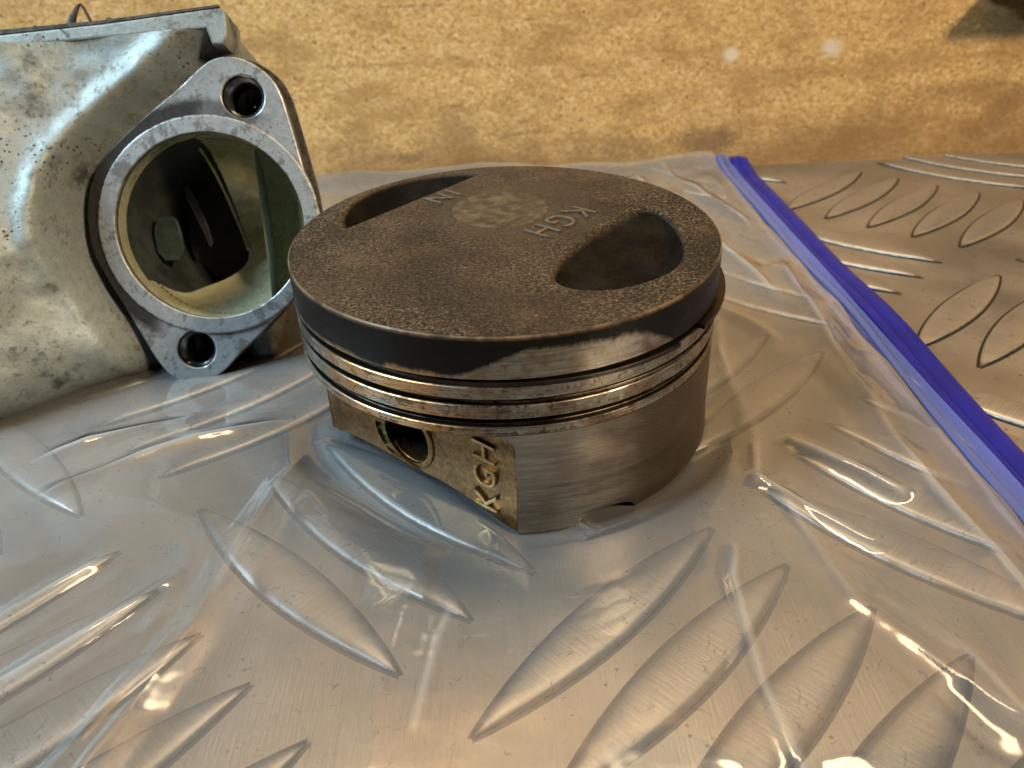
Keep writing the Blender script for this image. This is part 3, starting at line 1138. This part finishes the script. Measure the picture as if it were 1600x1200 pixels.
# drop the part of the shell that would close the bore
BK = -62.0
front = np.stack([U, W, D], -1).reshape(-1, 3)
keep_hole = np.hypot(front[:, 0], front[:, 1]) < 34.0
verts = front.tolist()
faces = []
for i in range(nu_ - 1):
    for j in range(nw_ - 1):
        q = (i * nw_ + j, (i + 1) * nw_ + j, (i + 1) * nw_ + j + 1, i * nw_ + j + 1)
        if all(osd.reshape(-1)[list(q)] < -2.5):
            continue
        faces.append(q)
nf = len(verts)
for i in range(nu_):
    for jj in (0, nw_ - 1):
        p = verts[i * nw_ + jj]
        verts.append((p[0], p[1] if jj else min(p[1], p[1]), BK))
for i in range(nu_ - 1):
    a, b = nf + 2 * i, nf + 2 * (i + 1)
    faces.append((i * nw_, a, b, (i + 1) * nw_))
    faces.append((i * nw_ + nw_ - 1, (i + 1) * nw_ + nw_ - 1, b + 1, a + 1))
    faces.append((a, a + 1, b + 1, b))
faces.append([0 * nw_ + j for j in range(nw_)] + [nf + 1, nf])
faces.append([(nu_ - 1) * nw_ + j for j in range(nw_)][::-1] + [nf + 2 * (nu_ - 1), nf + 2 * (nu_ - 1) + 1])
body = mesh_obj("body", verts, faces, M_HOUSE, housing, angle=50)
# black block added as the shadow gap under the casting, set back under the bulge
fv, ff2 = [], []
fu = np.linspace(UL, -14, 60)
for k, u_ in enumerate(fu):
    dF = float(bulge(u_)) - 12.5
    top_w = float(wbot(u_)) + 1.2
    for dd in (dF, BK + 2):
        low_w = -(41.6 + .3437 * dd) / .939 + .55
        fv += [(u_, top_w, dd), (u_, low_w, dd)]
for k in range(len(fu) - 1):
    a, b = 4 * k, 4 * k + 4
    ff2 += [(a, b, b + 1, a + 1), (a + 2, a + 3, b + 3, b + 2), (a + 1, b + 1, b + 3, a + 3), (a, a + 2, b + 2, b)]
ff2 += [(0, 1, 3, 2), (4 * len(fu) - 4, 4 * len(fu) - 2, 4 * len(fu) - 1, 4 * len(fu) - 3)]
mesh_obj("shadow_gap_block", fv, ff2, M_GASKET, housing, angle=30)
# stub pipe that carries the flange
v, f = lathe([(27.2, -7.5), (26.6, -12), (24, -30), (20, -55), (.5, -55)], 96)
mesh_obj("neck", v, f, M_HOUSE, housing, angle=40)

# top plate with its gasket and the ear at the right end
tp = [(UL, wtop(UL) + .2), (-60, wtop(-60) + .1), (6.5, wtop(6.5) - .3), (7.5, wtop(8) - 4.6), (10.6, wtop(8) - 4.8), (11.9, wtop(8) - 2.5), (12.2, wtop(10) + 3.2), (11.0, wtop(10) + 4.6),
      (-20, wtop(-20) + 3.3), (-60, wtop(-60) + 3.0), (UL, wtop(UL) + 3.0)]
me = curve_mesh([tp], 20, .6, 2)
me.transform(Matrix.Translation((0, 0, -6.5 * MM)))
top_plate = link_mesh("top_plate", me, M_HOUSE, housing, True, 35)
gk = [(UL, wtop(UL) + 3.05), (-60, wtop(-60) + 3.05), (-20, wtop(-20) + 3.35), (10.5, wtop(10) + 4.65), (10.5, wtop(10) + 5.4), (-20, wtop(-20) + 4.3), (-60, wtop(-60) + 4.5), (UL, wtop(UL) + 5.2)]
me = curve_mesh([gk], 19.6, .15, 1)
me.transform(Matrix.Translation((0, 0, -6.4 * MM)))
link_mesh("gasket", me, M_GASKET, top_plate, True, 35)


def tube(pts, r, n=10):
    P = [np.array(p, float) for p in pts]
    v, f = [], []
    for i, p in enumerate(P):
        d = P[min(i + 1, len(P) - 1)] - P[max(i - 1, 0)]
        d /= np.linalg.norm(d)
        s = np.cross(d, [0, 0, 1.0])
        s = np.cross(d, [1.0, 0, 0]) if np.linalg.norm(s) < 1e-3 else s
        s /= np.linalg.norm(s)
        t_ = np.cross(d, s)
        rr = r[i] if isinstance(r, (list, tuple)) else r
        for k in range(n):
            a = 2 * math.pi * k / n
            v.append(p + rr * (math.cos(a) * s + math.sin(a) * t_))
    for i in range(len(P) - 1):
        for k in range(n):
            q = (k + 1) % n
            f.append((i * n + k, i * n + q, (i + 1) * n + q, (i + 1) * n + k))
    f.append(tuple(range(n)))
    f.append(tuple((len(P) - 1) * n + k for k in range(n)))
    return v, f


v, f = tube(dpts, .55, 8)
mesh_obj("divider_rib", v, f, M_VARN, housing, angle=60)
g0 = wtop(-27) + 4.0
v, f = tube([(-29.6, g0, 0), (-28.2, g0 + 2.8, .3), (-26.6, g0 + 5.2, .5), (-25.9, g0 + 5.7, .4), (-25.2, g0 + 4.6, .2), (-23.8, g0 + .6, 0)], [1.3, .9, .55, .4, .4, .45])
mesh_obj("gasket_shred", v, f, M_GASKET, top_plate, angle=60)
# crumbs of old gasket along the rim
for i in range(16):
    x = -80 + 92 * random.random()
    s = .3 + .7 * random.random()
    v, f = lathe([(.01, 1.1), (.7, .8), (1.0, .2), (.8, -.3)], 7)
    v = [(a * (.7 + .5 * random.random()), b * (.7 + .5 * random.random()), c) for a, b, c in v]
    o = mesh_obj("gasket_crumb", v, f, M_GASKET, top_plate, angle=10, scale=MM * s)
    o.location = (x * MM, (wtop(x) + (4.35 if x < -20 else 4.35 + .034 * (x + 20))) * MM, (2.8 - 5 * random.random()) * MM)
    o.rotation_euler = (-math.pi / 2, random.random() * 6, 0)

# ------------------------------------------------------------------ zip bag
bag = empty("zip_bag", (0.0, 0.0, 0.0))
tag(bag, "clear plastic zip bag with deep blue zip, spread flat under the piston", "zip bag")
XL, XR, YB, YT = -330.0, 102.5, -215.0, 219.0
ST = 1.0
xs = np.concatenate([np.arange(XL, -126, 2.0), np.arange(-126, XR + .01, .6)])
ys = np.concatenate([np.arange(YB, -120, 2.0), np.arange(-120, 80, .6), np.arange(80, YT + .01, 1.1)])
GX, GY = np.meshgrid(xs, ys, indexing='ij')


def box_blur(A, k):
    for ax in (0, 1):
        c = np.cumsum(np.pad(A, [(k + 1, k) if a == ax else (0, 0) for a in (0, 1)], mode='edge'), axis=ax)
        A = (np.take(c, range(2 * k + 1, c.shape[ax]), axis=ax) - np.take(c, range(0, c.shape[ax] - 2 * k - 1), axis=ax)) / (2 * k + 1)
    return A


def tent(X, Y):
    H = bar_height(X, Y)
    H0 = H.copy()
    G = box_blur(box_blur(H, 4), 4)
    return np.maximum(H0, G)          # film spans the gaps between bars, never below their tops


def ridge_line(X, Y, pts, width, h, sharp=True):
    """folded crease: tent-shaped ridge along a polyline"""
    best = np.full(X.shape, 1e9)
    par = np.zeros(X.shape)
    L = 0.0
    segs = []
    for (ax, ay), (bx, by) in zip(pts, pts[1:]):
        segs.append(math.hypot(bx - ax, by - ay))
    tot = sum(segs)
    acc = 0.0
    for ((ax, ay), (bx, by)), sl in zip(zip(pts, pts[1:]), segs):
        dx, dy = bx - ax, by - ay
        t = np.clip(((X - ax) * dx + (Y - ay) * dy) / (dx * dx + dy * dy), 0, 1)
        d = np.hypot(X - ax - t * dx, Y - ay - t * dy)
        upd = d < best
        best = np.where(upd, d, best)
        par = np.where(upd, (acc + t * sl) / tot, par)
        acc += sl
    fade = sst(0, .12, par) * sst(1, .88, par)
    k = np.clip(1 - best / width, 0, 1)
    return h * fade * (k if sharp else k * k * (3 - 2 * k))


def facets(X, Y, L, seed, rot):
    '''piecewise flat noise on a triangle lattice: flat facets with crisp creases'''
    tb = np.random.RandomState(seed).rand(128, 128)
    c, s_ = math.cos(rot), math.sin(rot)
    x, y = (X * c + Y * s_) / L, (-X * s_ + Y * c) / L
    x, y = x - .577 * y, 1.155 * y
    i, j = np.floor(x).astype(int), np.floor(y).astype(int)
    a, b = x - i, y - j
    g = lambda p, q: tb[p % 128, q % 128]
    lo = g(i, j) + a * (g(i + 1, j) - g(i, j)) + b * (g(i, j + 1) - g(i, j))
    hi = g(i + 1, j + 1) + (1 - a) * (g(i, j + 1) - g(i + 1, j + 1)) + (1 - b) * (g(i + 1, j) - g(i + 1, j + 1))
    return np.where(a + b < 1, lo, hi)


FOLD = np.zeros_like(GX)


def wrinkles(X, Y):
    global FOLD
    Zr = np.zeros_like(X)
    n1, n2, n3 = VNoise(21), VNoise(22), VNoise(23)
    wx = X + 14 * (n1(X * .02, Y * .02) - .5)
    wy = Y + 14 * (n2(X * .02 + 7, Y * .02) - .5)
    # creased film: flat facets of several sizes with crisp folds between
    Zr += 2.8 * facets(wx, wy, 34, 51, .3) + 1.3 * facets(wx, wy, 17, 52, 1.1)
    Zr += .35 * facets(wx, wy, 8, 53, .7) * sst(.35, .75, n3(X * .018, Y * .018))
    a = np.abs(n1(wx * .022 + 3, wy * .012) - .5) * 2
    Zr += .8 * (1 - a) ** 4
    # crumpled margin beside the zip
    mg = sst(62, 92, X)
    d = np.abs(n2(X * .10 + 30, Y * .035 + 4) - .5) * 2
    Zr += mg * 1.9 * (1 - d * d)
    Zr += mg * .8 * facets(X * 2.2, Y, 14, 57, .2)
    for pts, wd, h in (([(-40, 22), (-46, 8), (-54, -32), (-60, -77), (-68, -106), (-74, -140)], 4.6, 1.9),
                       ([(96, 90), (93, 58), (89, -3), (89, -49), (92, -82), (97, -130)], 5.0, 2.6),
                       ([(66, 60), (61, 21), (58, -25), (53, -47)], 2.2, 1.0),
                       ([(57, -44), (62, -78), (69, -92), (78, -112)], 2.6, 1.3),
                       ([(66, -72), (75, -93), (79, -112)], 1.8, .9),
                       ([(45, -60), (41, -72), (40, -97), (42, -118)], 2.0, .9),
                       ([(-12, -70), (-15, -82), (-18, -104)], 2.2, .35),
                       ([(64, -24), (72, -36), (84, -52)], 3.0, 1.8),
                       ([(52, -38), (60, -49), (74, -66)], 3.0, 1.7),
                       ([(-112, -92), (-99, -75), (-84, -56)], 2.4, 1.2),
                       ([(-104, -108), (-91, -91), (-66, -62)], 2.6, 1.2),
                       ([(-80, -118), (-73, -106), (-62, -76)], 2.0, .9),
                       ([(-120, -20), (-86, 2), (-52, 20)], 4.0, 1.4),
                       ([(-112, -38), (-80, -12), (-46, 2)], 3.5, 1.2),
                       ([(20, 120), (55, 80), (80, 20)], 3.0, 1.2),
                       ([(60, 210), (70, 150), (82, 90), (86, 40)], 4.0, 2.0),
                       ([(-60, 200), (10, 190), (70, 196)], 5.0, 2.2),
                       ([(75, 215), (84, 170), (96, 120)], 3.0, 1.8)):
        Zr += ridge_line(X, Y, pts, wd * 1.5, h * .75, False) + ridge_line(X, Y, pts, 1.5, h * .35)
        FOLD += ridge_line(X, Y, pts, .9 + wd * .18, .6 + .4 * h, False) * sst(.2, .7, n1(X * .06, Y * .06 + 3))
    return Zr


def flat_mask(X, Y):
    """0 where something presses the film down"""
    r = np.hypot(X, Y)
    m1 = sst(50.5, 66, r)
    q = (X + 92) * 1.0
    hx, hy = X + 105, Y - 45
    m2 = 1 - sst(1, 0, np.maximum(np.maximum(np.abs(hx) - 62, 0), np.maximum(np.abs(hy - 10) - 50, 0)) / 16)
    return m1 * np.clip(m2, 0, 1)


TZ = np.maximum(bar_height(GX, GY), BAR_H + .1 * VNoise(61)(GX * .05, GY * .05))
FM = flat_mask(GX, GY)
inside = sst(56, 50, np.hypot(GX, GY))
FZ = .18 + TZ * (1 - inside * .0) + box_blur(wrinkles(GX, GY), 1) * FM
# a lift at the far edge where the bag is pushed up against the board
FZ += 2.5 * sst(196, 219, GY) * (.5 + VNoise(31)(GX * .05, GY * 0 + 1))
# under the piston the film lies right on the plate where no bar carries it
q = sst(50.5, 60, np.hypot(GX, GY))
FZ = FZ * q + (1 - q) * np.minimum(FZ, .12 + box_blur(box_blur(bar_height(GX, GY), 2), 1))
verts = np.stack([GX, GY, FZ], -1).reshape(-1, 3)
nx, ny = GX.shape
idx = np.arange(nx * ny).reshape(nx, ny)
quads = np.stack([idx[:-1, :-1], idx[1:, :-1], idx[1:, 1:], idx[:-1, 1:]], -1).reshape(-1, 4)
me = bpy.data.meshes.new("film")
me.from_pydata((verts * MM).tolist(), [], quads.tolist())
# stress-whitened folds
lap = np.clip(FOLD * FM, 0, 1)
at = me.attributes.new("crease", 'FLOAT', 'POINT')
at.data.foreach_set("value", lap.ravel().astype(np.float32))
film = link_mesh("film", me, M_FILM, bag, True, 180)

# blue tinted strip of film between the clear film and the zip
zx = np.concatenate([np.linspace(96.5, 109.4, 14)])
zy = np.arange(YB, 222, 1.6)
BX, BY = np.meshgrid(zx, zy, indexing='ij')
q = (BX - 96.5) / 12.9
wv = VNoise(41)
edge_w = .8 * (wv(BY * .02, BY * 0) - .5)
BZ = 3.6 + 1.3 * q + .9 * np.sin(q * math.pi * 2.0) * (.5 + wv(BX * .02, BY * .02)) + 1.2 * (wv(BY * .025, BX * .06 + 3) - .5) + 2.2 * sst(190, 222, BY)
BXs = BX + edge_w * (1 - q)
verts = np.stack([BXs, BY, BZ], -1).reshape(-1, 3)
nx, ny = BX.shape
idx = np.arange(nx * ny).reshape(nx, ny)
quads = np.stack([idx[:-1, :-1], idx[1:, :-1], idx[1:, 1:], idx[:-1, 1:]], -1).reshape(-1, 4)
me = bpy.data.meshes.new("zip_margin")
me.from_pydata((verts * MM).tolist(), [], quads.tolist())
link_mesh("zip_margin", me, M_FILMB, bag, True, 180)


def strip(name, prof, mat, parent, y0=-215.0, y1=219.0, n=150, lift=0.0):
    """closed profile (x,z) in mm swept along the bag's mouth"""
    v, f = [], []
    p = len(prof)
    for i in range(n + 1):
        y = y0 + (y1 - y0) * i / n
        dx = .7 * math.sin(y * .021 + .6) + .35 * math.sin(y * .055)
        dz = 1.3 * (wv(np.array(y * .022), np.array(3.0)) - .5) + 3.2 * float(sst(188, 222, np.array(y)))
        taper = 1.0 - .35 * float(sst(212, 219, np.array(y)))
        for x, z in prof:
            v.append(((x - 115) * taper + 115 + dx, y, z * taper + dz))
    for i in range(n):
        for t in range(p):
            u = (t + 1) % p
            f.append((i * p + t, (i + 1) * p + t, (i + 1) * p + u, i * p + u))
    f.append(tuple(range(p)))
    f.append(tuple(n * p + t for t in range(p)))
    return mesh_obj(name, v, f, mat, parent, angle=40)


zp = strip("zip_strip", [(109.8, 2.6), (110.0, 3.6), (111.6, 4.2), (112.8, 3.9), (113.3, 3.2), (114.3, 4.0), (116.8, 4.3), (118.6, 3.8), (119.3, 2.7), (118.6, 1.9), (114, 1.8), (110.4, 2.1)], M_ZIP, bag)
strip("zip_groove_bead", [(103.0, 5.0), (103.4, 5.8), (104.4, 6.1), (105.4, 5.8), (105.8, 5.1), (104.4, 4.7)], M_FILMB, zp)
print("bars:", len(bars))
